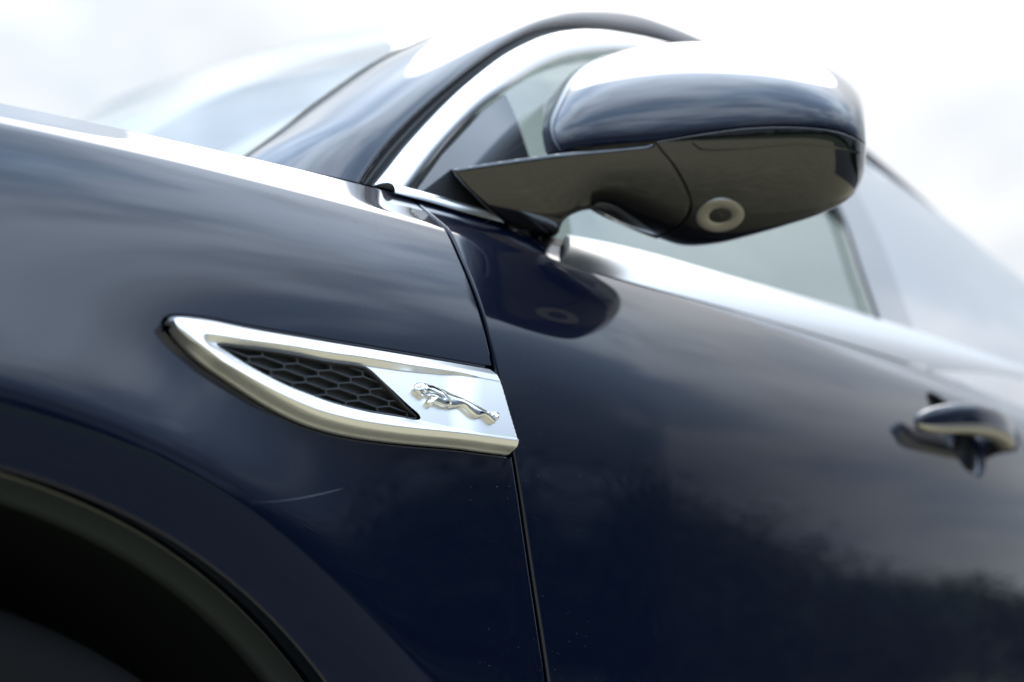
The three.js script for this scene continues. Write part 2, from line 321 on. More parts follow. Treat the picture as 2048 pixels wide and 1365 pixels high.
sheet('added_gravel_apron', -19.4, 6.6, 42, 8.4, 0.004, groundTexture([165, 151, 119], 0.2, [42, 8.4], 1.6));  // tan patch added and shaped for the warm reflection in the mirror housing
sheet('gravel_verge', 0, -2.3, 160, 9.4, 0, groundTexture([165, 151, 119], 0.2, [160, 9.4], 1.6));
function crownGeometry(n, shape, leaf) {
  const pos = [], idx = [];
  for (let k = 0; k < n; k++) {
    const c = shape(), a = V3(rnd() - 0.5, rnd() - 0.5, rnd() - 0.5).normalize(), b = V3(rnd() - 0.5, rnd() - 0.5, rnd() - 0.5).cross(a).normalize(), s = leaf * (0.6 + 0.8 * rnd()), o = pos.length / 3;
    for (const [p, q] of [[-1, 0], [0, -0.55], [1, 0], [0, 0.55]]) { const v = c.clone().addScaledVector(a, p * s).addScaledVector(b, q * s); pos.push(v.x, v.y, v.z); }
    idx.push(o, o + 1, o + 2, o, o + 2, o + 3);
  }
  return geo(pos, null, idx);
}
const leafMats = [[0.030, 0.045, 0.016], [0.040, 0.055, 0.020], [0.022, 0.036, 0.016]].map(([r, g, b]) => new THREE.MeshStandardMaterial({ color: lin(r, g, b), roughness: 0.8 }));
const bark = new THREE.MeshStandardMaterial({ color: lin(0.05, 0.04, 0.03), roughness: 0.95 });
function lobes(n, spread, lift) {   // crown of overlapping clumps, dense low down and looser at the top
 return Array.from({ length: n }, (_, k) => { const a = k * 2.4 + rnd(), r = spread * Math.sqrt((k + 0.3) / n); return [r * Math.cos(a), lift + (1 - r / spread) * 0.28 + 0.08 * (rnd() - 0.5), r * Math.sin(a), 0.13 + 0.09 * rnd()]; }); }
function broadCrown(n) {
  const L = lobes(16, 0.30, 0.50).concat(lobes(10, 0.28, 0.16));
  return crownGeometry(n, () => { const l = L[Math.floor(rnd() * L.length)], v = V3(rnd() - 0.5, rnd() - 0.5, rnd() - 0.5).normalize().multiplyScalar(l[3] * 1.25 * Math.cbrt(0.05 + 0.95 * rnd())); return v.add(V3(l[0], l[1], l[2])); }, 0.022);
}
function slimCrown(n) {
  return crownGeometry(n, () => { const t = rnd(), r = 0.10 * Math.pow(Math.sin(Math.PI * Math.pow(t, 0.6)), 0.8) * Math.sqrt(rnd()), a = rnd() * 6.283; return V3(r * Math.cos(a), 0.10 + 0.9 * t, r * Math.sin(a)); }, 0.02);
}
function softCrown(n) {   // fine-leaved, thinning out towards its edge
  const g = () => rnd() + rnd() + rnd() - 1.5;
  return crownGeometry(n, () => { const v = V3(g() * 0.36, 0.44 + g() * 0.34, g() * 0.36); v.y = Math.max(0.01, v.y); return v; }, 0.013);
}
const crowns = { broad: [broadCrown(5200), broadCrown(5200), broadCrown(5200)], slim: [slimCrown(2600)], soft: [softCrown(15000), softCrown(15000)] };
const trunkGeo = new THREE.CylinderGeometry(0.012, 0.024, 0.6, 8); trunkGeo.translate(0, 0.3, 0);
const treeLabels = {
  added_dark_tree: ['dense dark tree added to darken the reflection in the door panel', 'added dark trees for the reflection in the car'],
  field_tree: ['rounded green tree in the line at the far edge of the field', 'trees along the far edge of the field'],
  poplar_tree: ['slender upright poplar rising above the far tree line', 'poplars above the far tree line'],
};
function tree(name, crown, x, z, h, wide) {
  const t = new THREE.Group(); t.name = numbered(name); t.position.set(x, 0, z); t.rotation.y = rnd() * 6.28; t.scale.set(h * wide, h, h * wide); scene.add(t);
  t.userData = { label: treeLabels[name][0], category: 'tree', group: treeLabels[name][1] };
  part('trunk', trunkGeo, bark, t); part('crown', crown, leafMats[Math.floor(rnd() * 3)], t);
}
// unseen trees, added to darken what the lower door and wing reflect
for (const [az, dist, h, wide] of [[46.5, 17, 3.2, 1.0], [49.5, 16, 4.0, 0.9], [52.4, 15.5, 4.4, 0.9], [55.5, 16, 4.2, 0.9], [58.6, 16.6, 3.6, 1.0], [62, 18, 3.0, 1.15], [65.6, 20, 2.6, 1.3]]) {
  const a = az * Math.PI / 180; tree('added_dark_tree', crowns.soft[Math.floor(rnd() * 2)], 0.8 + dist * Math.sin(a), 0.95 + dist * Math.cos(a), h, wide);
}
for (let k = 0; k < 64; k++) {
  const az = (-118 + k * 3.25 + 1.6 * rnd()) * Math.PI / 180, d = 74 + 22 * rnd(); tree('field_tree', crowns.broad[k % 3], d * Math.sin(az), d * Math.cos(az), 4.6 + 3.4 * rnd(), 1.25 + 0.4 * rnd());
}
for (const [az, d, h] of [[-38, 84, 13], [-36.4, 86, 10.5], [-34.5, 85, 11.5], [-50, 92, 8.5], [-24, 95, 9]]) { const a = az * Math.PI / 180; tree('poplar_tree', crowns.slim[0], d * Math.sin(a), d * Math.cos(a), h, 0.9); }

// ---------------------------------------------------------------- the car
const car = new THREE.Group(); car.name = 'parked_car'; scene.add(car);
car.userData = { label: 'dark blue car with silver side vent and black lower mirror housing', category: 'car' };

const shutX = along([...SHUT, [SHUT[7][0] + 0.022, 0.60], [SHUT[7][0] + 0.040, 0.50], [SHUT[7][0] + 0.052, 0.28], [0.712, 1.03], [0.722, 1.06]].sort((a, b) => a[1] - b[1]), 'y');
const GAP = 0.0015, R = 0.0022;
const below = [0, 0.002, 0.005, 0.009, 0.014, 0.02, 0.027, 0.035, 0.044].concat(span(0.054, 0.76, 150)).reverse();
const rows = (up) => (x) => { const c = creaseY(x); return below.map((d) => c - d).concat([0.0007, 0.0015, 0.0025, 0.004, 0.006, 0.009, 0.013, 0.018, 0.024, 0.032, 0.042, 0.054, 0.07, 0.09].filter((e) => e <= up).map((e) => c + e)); };
const archOut = (cx, r = ARCH_R) => (x, y) => r + 0.003 - Math.hypot(x - cx, y - AXLE_Y);
const sillCut = (x, y) => 0.31 - y;
const archCurve = (cx, r) => span(-0.14, Math.PI + 0.14, 120).map((a) => [cx + r * Math.cos(a), AXLE_Y + r * Math.sin(a)]);

// vent outline on the wing
const ventTop = along(VENT_TOP), ventBot = along(VENT_BOT);
const ventLoop = resample(VENT_TOP, 90).map((p) => [p.x, p.y]).concat(resample(VENT_END, 20).map((p) => [p.x, p.y]), resample(VENT_BOT, 90).reverse().map((p) => [p.x, p.y]));
const ventPocket = resample(VENT_TOP, 90).map((p) => [p.x, p.y]).concat([[0.80, 0.9115], [0.80, 0.8525]], resample(VENT_BOT, 90).reverse().map((p) => [p.x, p.y]));
const POCKET = 0.0019;

// wing
const wingTop = (x) => lerp(0.026, 0.034, smooth(0.3, 0.72, x));
const wingCuts = [(x, y) => x - (shutX(y) - GAP - R), archOut(AXLE_X), (x, y) => POCKET - sdPoly(ventPocket, x, y), sillCut, (x, y) => y - creaseY(x) - wingTop(x)];
const wingEdge = (y) => [shutX(y) - GAP - R, y];
function offsetOpen(curve, d) { return curve.map(([x, y], i) => { const a = curve[Math.max(0, i - 1)], b = curve[Math.min(curve.length - 1, i + 1)], l = Math.hypot(b[0] - a[0], b[1] - a[1]) || 1; return [x - (b[1] - a[1]) / l * d, y + (b[0] - a[0]) / l * d]; }); }
const pocketHem = (() => {
  const top = resample(VENT_TOP, 160).map((p) => [p.x, p.y]), bot = resample(VENT_BOT, 160).map((p) => [p.x, p.y]);
  const c = offsetOpen([...bot.reverse(), ...top.slice(1)].filter(([x, y]) => x < shutX(y) - GAP), POCKET);
  return c;
})();
function wingRoll(x, k) {   // rounded top edge of the wing, above the crease
  const y0 = creaseY(x) + wingTop(x), z0 = side(x, y0), a0 = Math.atan(1.2 + 0.55 * Math.min(1, Math.max(0, (0.75 - x) / 0.45))), a1 = 1.50, r = 0.016, a = lerp(a0, a1, k);
  return V3(x, y0 + r * (Math.sin(a) - Math.sin(a0)), z0 + r * (Math.cos(a) - Math.cos(a0)));
}
const wing = part('front_wing', [
  cutSheet(span(WIDE_TOP, 0.79, 330), rows(0.05), wingCuts, onSide, sideNormal, (x, y) => Math.abs(Math.hypot(x - AXLE_X, y - 0.324) - 0.503) < 0.03 && y < 0.92),
  hem(span(0.31, 0.845, 60).map(wingEdge), 1), hem(span(0.9125, creaseY(0.71) + 0.033, 40).map(wingEdge), 1),
  hem(pocketHem, 1, 0.0016, 0.012), hem(archCurve(AXLE_X, ARCH_R + 0.003), -1, 0.002, 0.022),
  grid((u, v) => wingRoll(lerp(WIDE_TOP, 0.705, u), v), 160, 8),
], M.paint, car);
// bonnet and the small panel at the foot of the windscreen pillar
function inward(x, t, x1) {   // from the wing's top edge to the middle of the car
  const p = wingRoll(x, 1), z = lerp(p.z - 0.0035, 0, t), s = (p.z - z);
  return V3(x, p.y + 0.0008 + 0.075 * (1 - Math.exp(-s / 0.3)) * (0.5 + 0.5 * smooth(-0.6, 0.5, x)) + 0.05 * s, z);
}
const bonnet = part('bonnet', [
  grid((u, v) => inward(lerp(WIDE_TOP, 0.553, u), v), 90, 60),
  grid((u, v) => { const p = inward(lerp(WIDE_TOP, 0.553, u), 1 - v); p.z = -p.z; return p; }, 90, 60),
  grid((u, v) => { const p = inward(0.553, v); p.x += 0.002 * u; p.y -= 0.02 * u; return p; }, 2, 60),
], M.paint, car);
part('cowl_panel', grid((u, v) => { const x = lerp(0.5575, 0.735, u), p = wingRoll(Math.min(x, 0.705), 1), s = v * 0.16; return V3(x, p.y + 0.0006 + 0.20 * s * smooth(0, 0.05, s) + (x - 0.56) * 0.02, p.z - 0.002 - s); }, 40, 40), M.paint, car);
part('cowl_light_block', grid((u, v) => V3(lerp(0.45, 0.75, u), 0.985, lerp(0.90, -0.90, v)), 2, 2), M.plastic, car);  // unseen sheet added to block light under the bonnet

// scratch and road dust on the wing
{
  const c = resample(SCRATCH, 40), pos = [], idx = [];
  c.forEach((p, i) => { const w = 0.00022 * Math.sin(Math.PI * Math.pow(i / 40, 1.6) * 0.93) + 0.00004, q = onSide(p.x, p.y + w, 0.00015), r = onSide(p.x, p.y - w, 0.00015); pos.push(q.x, q.y, q.z, r.x, r.y, r.z); if (i) { const k = i * 2; idx.push(k - 2, k - 1, k, k, k - 1, k + 1); } });
  part('paint_scratch', geo(pos, null, idx), M.scratch, wing);
}
function dust(parent, n, where) {
  const list = [];
  for (let k = 0; k < n; k++) {
    const [x, y] = where(), p = onSide(x, y, 0.0002), q = new THREE.Quaternion().setFromUnitVectors(V3(0, 0, 1), sideNormal(x, y));
    const s = 0.00011 + 0.00022 * rnd() ** 4, g = new THREE.CircleGeometry(s, 5); g.scale(1, 0.6 + 0.7 * rnd(), 1); g.applyQuaternion(q); g.translate(p.x, p.y, p.z); list.push(g);
  }
  part('dust_specks', list, M.dust, parent).userData.kind = 'stuff';
}
dust(wing, 420, () => { const x = lerp(0.42, 0.70, Math.sqrt(rnd())); return [x, lerp(0.918, creaseY(x) - 0.004, rnd())]; });
dust(wing, 70, () => { const y = lerp(0.70, 0.835, rnd()); return [shutX(y) - 0.006 - 0.06 * rnd() ** 2, y]; });

// ---- front door
const cup = (x, y) => { const a = 0.55, dx = x - 1.542, dy = y - 0.973, p = (dx * Math.cos(a) - dy * Math.sin(a)) / 0.060, q = (dx * Math.sin(a) + dy * Math.cos(a)) / 0.046; return (1 - Math.hypot(p, q)) * 0.04; };
const DOOR_END = 1.762, beltHi = along(BELT_HI), beltLo = along(BELT_LO);
const doorCuts = [(x, y) => shutX(y) + GAP + R - x, (x, y) => x - DOOR_END, sillCut, cup, (x, y) => y - (x < 0.86 ? 1.048 : lerp(1.046, beltHi(x), smooth(0.86, 0.93, x)) - 0.006)];
const door = part('front_door', [
  cutSheet(span(0.70, 1.77, 220), rows(0.09), doorCuts, onSide, sideNormal),
  hem(span(0.31, 1.04, 120).map((y) => [shutX(y) + GAP + R, y]), -1),
  hem(span(0.31, 1.075, 60).map((y) => [DOOR_END, y]), 1),
  hem(span(0, 2 * Math.PI, 60).map((t) => { const a = 0.55, p = 0.060 * Math.cos(t), q = 0.046 * Math.sin(t); return [1.542 + p * Math.cos(a) + q * Math.sin(a), 0.973 - p * Math.sin(a) + q * Math.cos(a)]; }), -1, 0.003, 0.004),
], M.paint, car);
part('handle_cup', grid((u, v) => {
  const t = u * 2 * Math.PI, a = 0.55, p = 0.0595 * v * Math.cos(t), q = 0.0455 * v * Math.sin(t), x = 1.542 + p * Math.cos(a) + q * Math.sin(a), y = 0.973 - p * Math.sin(a) + q * Math.cos(a);
  return onSide(x, y, -0.004 - 0.022 * Math.sqrt(1 - v * v * 0.98));
}, 48, 14), M.gloss, door);
function handleShell(a0, a1) {   // blade of the handle: rounded box sections along x
  return grid((u, v) => {
    const t = u, x = lerp(1.395, 1.655, t), th = lerp(a0, a1, v), end = Math.max(0.02, Math.pow(Math.max(0, 1 - Math.pow(Math.abs(2 * t - 1), 6)), 0.5));
    const cy = 0.961 + 0.010 * t + 0.004 * Math.sin(Math.PI * t), h = 0.0165 * end, d = 0.0125 * end, off = 0.036 - 0.027 * Math.pow(Math.abs(2 * t - 1), 2.4);
    const c = Math.cos(th), s = Math.sin(th);
    return onSide(x, cy, off).add(V3(0, h * Math.sign(s) * Math.pow(Math.abs(s), 0.62), d * Math.sign(c) * Math.pow(Math.abs(c), 0.62)));
  }, 70, 28);
}
const post = (x, y, r) => { const g = new THREE.CylinderGeometry(r, r * 1.2, 0.036, 16); g.rotateX(Math.PI / 2); const p = onSide(x, y, 0.012); g.translate(p.x, p.y, p.z); return g; };
part('door_handle', [handleShell(-0.25, Math.PI * 0.98), post(1.636, 0.971, 0.012)], M.paint, door);
part('handle_underside', handleShell(Math.PI * 0.98, 2 * Math.PI - 0.25), M.satinRing, door);
dust(door, 110, () => { const y = lerp(0.70, 0.93, rnd()); return [shutX(y) + 0.008 + 0.07 * rnd() ** 1.6, y]; });

// ---- rear door, rear quarter, the body behind the gaps, far side, floor
part('rear_door', [cutSheet(span(1.77, 2.72, 120), rows(0.09), [(x, y) => DOOR_END + 2 * GAP + R * 2 - x, (x, y) => x - 2.70, archOut(REAR_X), sillCut, (x, y) => y - beltHi(Math.min(x, 2.1)) - 0.0], onSide, sideNormal), hem(span(0.31, 1.075, 60).map((y) => [DOOR_END + 2 * GAP + 2 * R, y]), -1)], M.paint, car);
part('rear_quarter', cutSheet(span(2.70, 3.95, 130), rows(0.09), [(x, y) => 2.7045 - x, archOut(REAR_X), sillCut], onSide, sideNormal), M.paint, car);
part('inner_body', cutSheet(span(-0.5, 3.8, 260), (x) => span(0.30, creaseY(x) - 0.004, 60), [archOut(AXLE_X, 0.452), archOut(REAR_X, 0.452)], (x, y) => V3(x, y, side(x, y) - 0.034), sideNormal), M.paint, car);
part('far_side_panel', [cutSheet(span(WIDE_TOP, 3.95, 200), rows(0.05), [archOut(AXLE_X), archOut(REAR_X), sillCut], (x, y) => V3(x, y, -side(x, y)), (x, y) => { const n = sideNormal(x, y); n.z = -n.z; return n; }), grid((u, v) => { const p = wingRoll(lerp(WIDE_TOP, 0.705, u), v); p.z = -p.z; return p; }, 100, 6)], M.paint, car);
part('underbody', new THREE.BoxGeometry(4.3, 0.06, 1.74).translate(1.65, 0.30, 0), M.plasticDull, car);

// ---- wheels
function wheel(x) {
  const prof = [[0.235, -0.11], [0.250, -0.128], [0.290, -0.136], [0.335, -0.133], [0.364, -0.122], [0.377, -0.10], [0.3775, 0.10], [0.364, 0.122], [0.335, 0.133], [0.290, 0.136], [0.250, 0.128], [0.235, 0.11]];
  const tyre = new THREE.LatheGeometry(resample(prof, 60).map((p) => new THREE.Vector2(p.x, p.y)), 96); tyre.rotateX(Math.PI / 2); tyre.translate(x, AXLE_Y, 0.815);
  const w = part('wheel', tyre, M.tyre, car);
  const rimG = [new THREE.LatheGeometry([[0.247, 0.122], [0.240, 0.126], [0.232, 0.118], [0.224, 0.06], [0.224, -0.11]].map((p) => new THREE.Vector2(...p)), 72).rotateX(Math.PI / 2).translate(x, AXLE_Y, 0.815), new THREE.CylinderGeometry(0.06, 0.07, 0.05, 32).rotateX(Math.PI / 2).translate(x, AXLE_Y, 0.89)];
  for (let k = 0; k < 10; k++) { const g = new THREE.BoxGeometry(0.19, 0.026, 0.03); g.translate(0.14, 0, 0.075); g.rotateZ(k * Math.PI / 5); g.translate(x, AXLE_Y, 0.815); rimG.push(g); }
  part('rim', rimG, M.rim, w);
}
wheel(AXLE_X); wheel(REAR_X);
for (const cx of [AXLE_X, REAR_X]) {
  part('arch_liner', [grid((u, v) => { const a = lerp(-0.1, Math.PI + 0.1, u), r = ARCH_R + 0.0035 + 0.035 * smooth(0, 0.22, v) - 0.012 * smooth(0.0, 0.04, v), z0 = side(cx + r * Math.cos(a), AXLE_Y + r * Math.sin(a)); return V3(cx + r * Math.cos(a), AXLE_Y + r * Math.sin(a), lerp(z0 - 0.021, 0.52, v)); }, 100, 40),
    grid((u, v) => { const a = lerp(-0.1, Math.PI + 0.1, u), r = lerp(0.46, 0.0, v); return V3(cx + r * Math.cos(a), AXLE_Y + r * Math.sin(a), 0.52); }, 60, 2)], M.plasticDull, car);
}

// ---------------------------------------------------------------- side vent
const fRidge = along(VENT_RIDGE), fRec = along(VENT_RECESS), fPadTop = along(VENT_PADTOP), fPadBot = along(VENT_PADBOT);
const H = 0.0085;
function ventProfile(x, y) {
  const t = ventTop(x), b = ventBot(x), x0 = VENT_RECESS[0][0], open = smooth(x0 + 0.0005, x0 + 0.010, x), x1 = VENT_PADTOP[8][0], fadeEnd = smooth(x1 - 0.018, x1 + 0.018, x);
  const w = Math.max(0.002, t - b), k = Math.min(1, w / 0.03);
  const ridge = Math.max(fRidge(Math.max(x, VENT_RIDGE[0][0])), b + 0.15 * w);
  const pad = lerp(H, lerp(0.0044, H - 0.0002, fadeEnd), open);
  let rec = Math.min(fRec(Math.max(x0, x)), t - 0.003 * k), top = Math.min(fPadTop(Math.max(VENT_PADTOP[0][0], x)), rec - 0.0006), bot = Math.max(Math.min(fPadBot(Math.max(VENT_PADBOT[0][0], x)), top - 0.0004), ridge + 0.0008);
  top = Math.max(top, bot + 0.0002); rec = Math.max(rec, top + 0.0003);
  const nodes = [[t, 0.0002], [t - 0.0006 * k, 0.0034], [t - 0.0050 * k, H * 0.93], [rec, H], [top, pad], [bot, lerp(pad, H - 0.0008, fadeEnd)], [Math.min(bot - 0.0002, ridge + 0.0022), lerp(pad, H, 0.8)], [ridge, H], [b + 0.0011 * k, 0.0026], [b + 0.0004 * k, 0.0021], [b, -0.001]];
  if (y >= nodes[0][0]) return nodes[0][1];
  for (let i = 1; i < nodes.length; i++) if (y >= nodes[i][0]) { const [y1, h1] = nodes[i - 1], [y0, h0] = nodes[i]; return lerp(h0, h1, (y - y0) / Math.max(1e-6, y1 - y0)); }
  return nodes[nodes.length - 1][1];
}
const ventEndX = along(VENT_END.slice().reverse(), 'y');
function ventH(x, y) {
  let s = 0, n = 0;
  for (let k = -3; k <= 3; k++) { const w = 4 - Math.abs(k); s += w * ventProfile(x, y + k * 0.00018); n += w; }
  const e = ventEndX(y) - x;
  const b = ventBot(x), w = Math.max(0.004, ventTop(x) - b), tilt = 0.0084 * Math.min(1, w / 0.045) * (0.62 - Math.min(1, Math.max(0, (y - b) / w))) * smooth(0.0006, 0.0055, y - b);
  return s / n + tilt - 0.0045 * smooth(0.0022, -0.0004, e);
}
const ventAt = (x, y) => V3(x, y, side(x, y) + ventH(x, y));
const ventNormal = (x, y) => { const e = 2.5e-4, f = (a, b) => side(a, b) + ventH(a, b); return V3(-(f(x + e, y) - f(x - e, y)) / (2 * e), -(f(x, y + e) - f(x, y - e)) / (2 * e), 1).normalize(); };
const meshLoop = closedCurve(MESH_OUT, 150);
const ventCols = []; for (let x = VENT_TOP[0][0] - 0.0003; x < 0.75; x += x < VENT_TOP[0][0] + 0.02 ? 0.0004 : 0.00085) ventCols.push(x);
const vent = part('side_vent', cutSheet(ventCols, (x) => { const b = ventBot(x), t = ventTop(x); return span(b - 0.0002, t + 0.0002, 120); },
  [(x, y) => x - ventEndX(y), (x, y) => sdPoly(ventLoop, x, y), (x, y) => -sdPoly(meshLoop, x, y)], ventAt, ventNormal), M.silver, car);
// closing edge of the vent at the door gap
part('end_face', grid((u, v) => { const y = lerp(0.8495, 0.907, u), x = ventEndX(y); return V3(x, y, side(x, y) + lerp(ventH(x, y), -0.012, v)); }, 60, 2), M.silver, vent);
// black insert: rim, floor, honeycomb
function offsetLoop(P, d) { return P.map((p, i) => { const a = P[(i + P.length - 2) % P.length], b = P[(i + 2) % P.length], l = Math.hypot(b[0] - a[0], b[1] - a[1]); return [p[0] + (b[1] - a[1]) / l * -d, p[1] + (b[0] - a[0]) / l * d]; }); }
const inSign = sdPoly(meshLoop, ...offsetLoop(meshLoop, 0.001)[40]) < 0 ? 1 : -1;
const loopAt = (d) => offsetLoop(meshLoop, d * inSign), onLoop = (L, u) => { const t = (u % 1) * L.length, i = Math.floor(t), f = t - i, a = L[i % L.length], b = L[(i + 1) % L.length]; return [lerp(a[0], b[0], f), lerp(a[1], b[1], f)]; };
const rimSteps = [[-0.0002, -0.004], [0, 0.0014], [0.0004, 0.0022], [0.0011, 0.0025], [0.0018, 0.0022], [0.0023, 0.0012], [0.0026, -0.007]].map(([d, h]) => [loopAt(d), h + 0.0026]);
function rimPoint(u, v) { const t = v * (rimSteps.length - 1), i = Math.min(rimSteps.length - 2, Math.floor(t)), f = t - i, a = onLoop(rimSteps[i][0], u), b = onLoop(rimSteps[i + 1][0], u), x = lerp(a[0], b[0], f), y = lerp(a[1], b[1], f); return V3(x, y, side(x, y) + lerp(rimSteps[i][1], rimSteps[i + 1][1], f)); }
const innerLoop = loopAt(0.0022);
const grille = part('grille_insert', grid((u, v) => rimPoint(Math.min(u, 0.99999), v), 300, 18), M.plastic, vent);
part('grille_floor', cutSheet(span(0.46, 0.66, 70), () => span(0.845, 0.895, 20), [(x, y) => sdPoly(innerLoop, x, y)], (x, y) => V3(x, y, side(x, y) - 0.0012), sideNormal), M.plastic, grille);
{
  const [n0, v0, n1, s1] = HEX, A = [v0[0] - n0[0], v0[1] - n0[1]], B = [n1[0] - v0[0], n1[1] - v0[1]], T = [s1[0] - n1[0], s1[1] - n1[1]];
  const a = [A[0] + B[0], A[1] + B[1]], b = [B[0] + T[0], B[1] + T[1]], list = [];
  const rib = (p, q) => {
    const n = 10, keep = []; let run = [];
    for (let i = 0; i <= n; i++) { const x = lerp(p[0], q[0], i / n), y = lerp(p[1], q[1], i / n); if (sdPoly(innerLoop, x, y) < 0.0004) run.push([x, y]); else { if (run.length > 1) keep.push(run); run = []; } }
    if (run.length > 1) keep.push(run);
    for (const r of keep) {
      const c = r[0], d = r[r.length - 1], dx = d[0] - c[0], dy = d[1] - c[1], l = Math.hypot(dx, dy), nx = -dy / l, ny = dx / l, ex = dx / l * 0.0003, ey = dy / l * 0.0003, pos = [], idx = [];
      const sec = [[-0.0012, -0.0014], [-0.00062, 0.0026], [-0.00034, 0.0030], [0.00034, 0.0030], [0.00062, 0.0026], [0.0012, -0.0014]];
      for (const [e, s] of [[c, -1], [d, 1]]) for (const [o, h] of sec) { const x = e[0] + nx * o + ex * s, y = e[1] + ny * o + ey * s; pos.push(x, y, side(x, y) + h); }
      for (let k = 0; k < 5; k++) idx.push(k, k + 6, k + 1, k + 1, k + 6, k + 7);
      const g = geo(pos, null, idx).toNonIndexed(); g.computeVertexNormals(); list.push(g);
    }
  };
  for (let i = -8; i <= 8; i++) for (let j = -8; j <= 8; j++) {
    const N = [n0[0] + a[0] * i + b[0] * j, n0[1] + a[1] * i + b[1] * j], V = [N[0] + A[0], N[1] + A[1]], N2 = [V[0] + B[0], V[1] + B[1]], T2 = [N2[0] + T[0], N2[1] + T[1]];
    if (N[0] < 0.42 || N[0] > 0.67 || N[1] < 0.83 || N[1] > 0.91) continue;
    rib(N, V); rib(V, N2); rib(N2, T2);
  }
  part('honeycomb_mesh', list, M.plastic, grille);
}
// leaping cat in chrome relief
{
  const loop = closedCurve(CAT, 260), P = (l) => resample(l, 24).map((p) => [p.x, p.y]);
  const grooves = [[P(CAT_SHOULDER), 0.00045, 0.0013], [P(CAT_ARM), 0.0006, 0.0015], [P(CAT_BACK), 0.00045, 0.0012], [P(CAT_JAW), 0.00035, 0.0006], [CAT_EYE, 0.0005, 0.0013], [P(CAT_MOUTH), 0.0006, 0.0017], [CAT_FOOT, 0.0004, 0.0008], [CAT_PAW, 0.0003, 0.0006]];
  const relief = (x, y) => {
    const d = Math.max(0, -sdPoly(loop, x, y));
    let h = 0.0009 + 0.0037 * Math.sqrt(Math.max(0, 1 - (1 - Math.min(1, d / 0.0052)) ** 2));
    for (const [g, w, dep] of grooves) { const q = sdLine(g, x, y) / w; h -= dep * Math.exp(-q * q); }
    return side(x, y) + ventH(x, y) + Math.max(0.0004, h);
  };
  const cells = { x: span(Math.min(...CAT.map((c) => c[0])) - 0.0006, Math.max(...CAT.map((c) => c[0])) + 0.0006, 300), y: span(Math.min(...CAT.map((c) => c[1])) - 0.0006, Math.max(...CAT.map((c) => c[1])) + 0.0006, 110) };
  const Z = cells.x.map((x) => cells.y.map((y) => relief(x, y)));
  const zAt = (x, y) => { const u = (x - cells.x[0]) / (cells.x[300] - cells.x[0]) * 300, v = (y - cells.y[0]) / (cells.y[110] - cells.y[0]) * 110, i = Math.max(0, Math.min(299, Math.floor(u))), j = Math.max(0, Math.min(109, Math.floor(v))), f = u - i, g = v - j; return lerp(lerp(Z[i][j], Z[i + 1][j], f), lerp(Z[i][j + 1], Z[i + 1][j + 1], f), g); };
  const e = 2.6e-4, nAt = (x, y) => V3(-(zAt(x + e, y) - zAt(x - e, y)) / (2 * e), -(zAt(x, y + e) - zAt(x, y - e)) / (2 * e), 1).normalize();
  const face = cutSheet(cells.x, () => cells.y, [(x, y) => sdPoly(loop, x, y)], (x, y) => V3(x, y, zAt(x, y)), nAt);
  const wallG = grid((u, v) => { const [x, y] = onLoop(loop, Math.min(u, 0.99999)); const z = side(x, y) + ventH(x, y); return V3(x, y, lerp(z - 0.001, Math.max(z + 0.0009, zAt(x, y)), v)); }, 520, 1);
  part('leaping_cat_emblem', [face, wallG], M.chrome, vent).userData.label = 'chrome leaping cat emblem on the silver vent';
}

// ---------------------------------------------------------------- door mirror
const [mO, mN, mU, mV] = MO.map((a) => V3(...a));
const mP = (p, q, w) => { const k = 1 - w / 1.17; return mO.clone().addScaledVector(mU, p * k).addScaledVector(mV, q * k).addScaledVector(mN, w); };   // deeper points lie on a slightly wider outline: the shell flares towards its mirror glass
const mTop = along(M_TOP), mBot = along(M_BOT), mSeam = along(M_SEAM), mJoint = along(M_JOINT, 'y'), mLip = along(M_LIP);
const MP0 = -0.1279, MP1 = 0.1312;
const soft = (x, k) => (x > 30 * k ? x : k * Math.log1p(Math.exp(x / k)));
const faceW = (p, q) => 0.062 - 0.1 * q - 7.5 * q * q - 1.2 * p * p;
const low = (p) => Math.min(mTop(p), Math.max(mBot(p), mSeam(p)));
const roll = (t, n) => 1 - Math.sqrt(Math.max(0, 1 - Math.min(1, Math.max(0, t)) ** n));
function shellW(p, q) {
  const s = low(p), up = (q - s) / Math.max(1e-4, mTop(p) - s), down = (s - q) / Math.max(1e-4, s - mBot(p)), xi = Math.abs((p - (MP0 + MP1) / 2) / ((MP1 - MP0) / 2));
  return faceW(p, q) - 0.16 * roll(up, 2.7) - 0.022 * roll(down, 5) - 0.045 * roll(xi, p > 0 ? 9 : 16);
}
const ease = (u) => (MP0 + MP1) / 2 + (MP1 - MP0) / 2 * Math.sin((u - 0.5) * Math.PI) * 0.9999;
const mirror = part('door_mirror', [
  grid((u, v) => { const p = ease(u), q = lerp(low(p) + 0.0016, mTop(p), Math.sin(v * Math.PI / 2)); return mP(p, q, shellW(p, q)); }, 140, 80),
  grid((u, v) => { const p = ease(u), q = low(p) + 0.0016, w = shellW(p, q); return mP(p, q - 0.0012 * Math.sin(v * 1.57), w - 0.008 * v); }, 140, 4),
], M.paint, car);
mirror.userData.label = 'dark blue mirror cap';
part('mirror_core', grid((u, v) => { const p = ease(u), q = lerp(mBot(p), mTop(p), 0.5 - 0.5 * Math.cos(v * Math.PI)); return mP(p * 0.985, q * 0.985, shellW(p, q) - 0.006); }, 90, 60), M.plastic, mirror);
part('mirror_back', [1, -1].map((s) => grid((u, v) => { const p = ease(u), q = s > 0 ? mTop(p) : mBot(p), w = shellW(p, q), k = Math.pow(1 - v, 0.6); return mP(0.0016 + (p - 0.0016) * k, q * k, lerp(-0.10, w, Math.pow(1 - v, 3))); }, 80, 14, s < 0)), M.gloss, mirror);
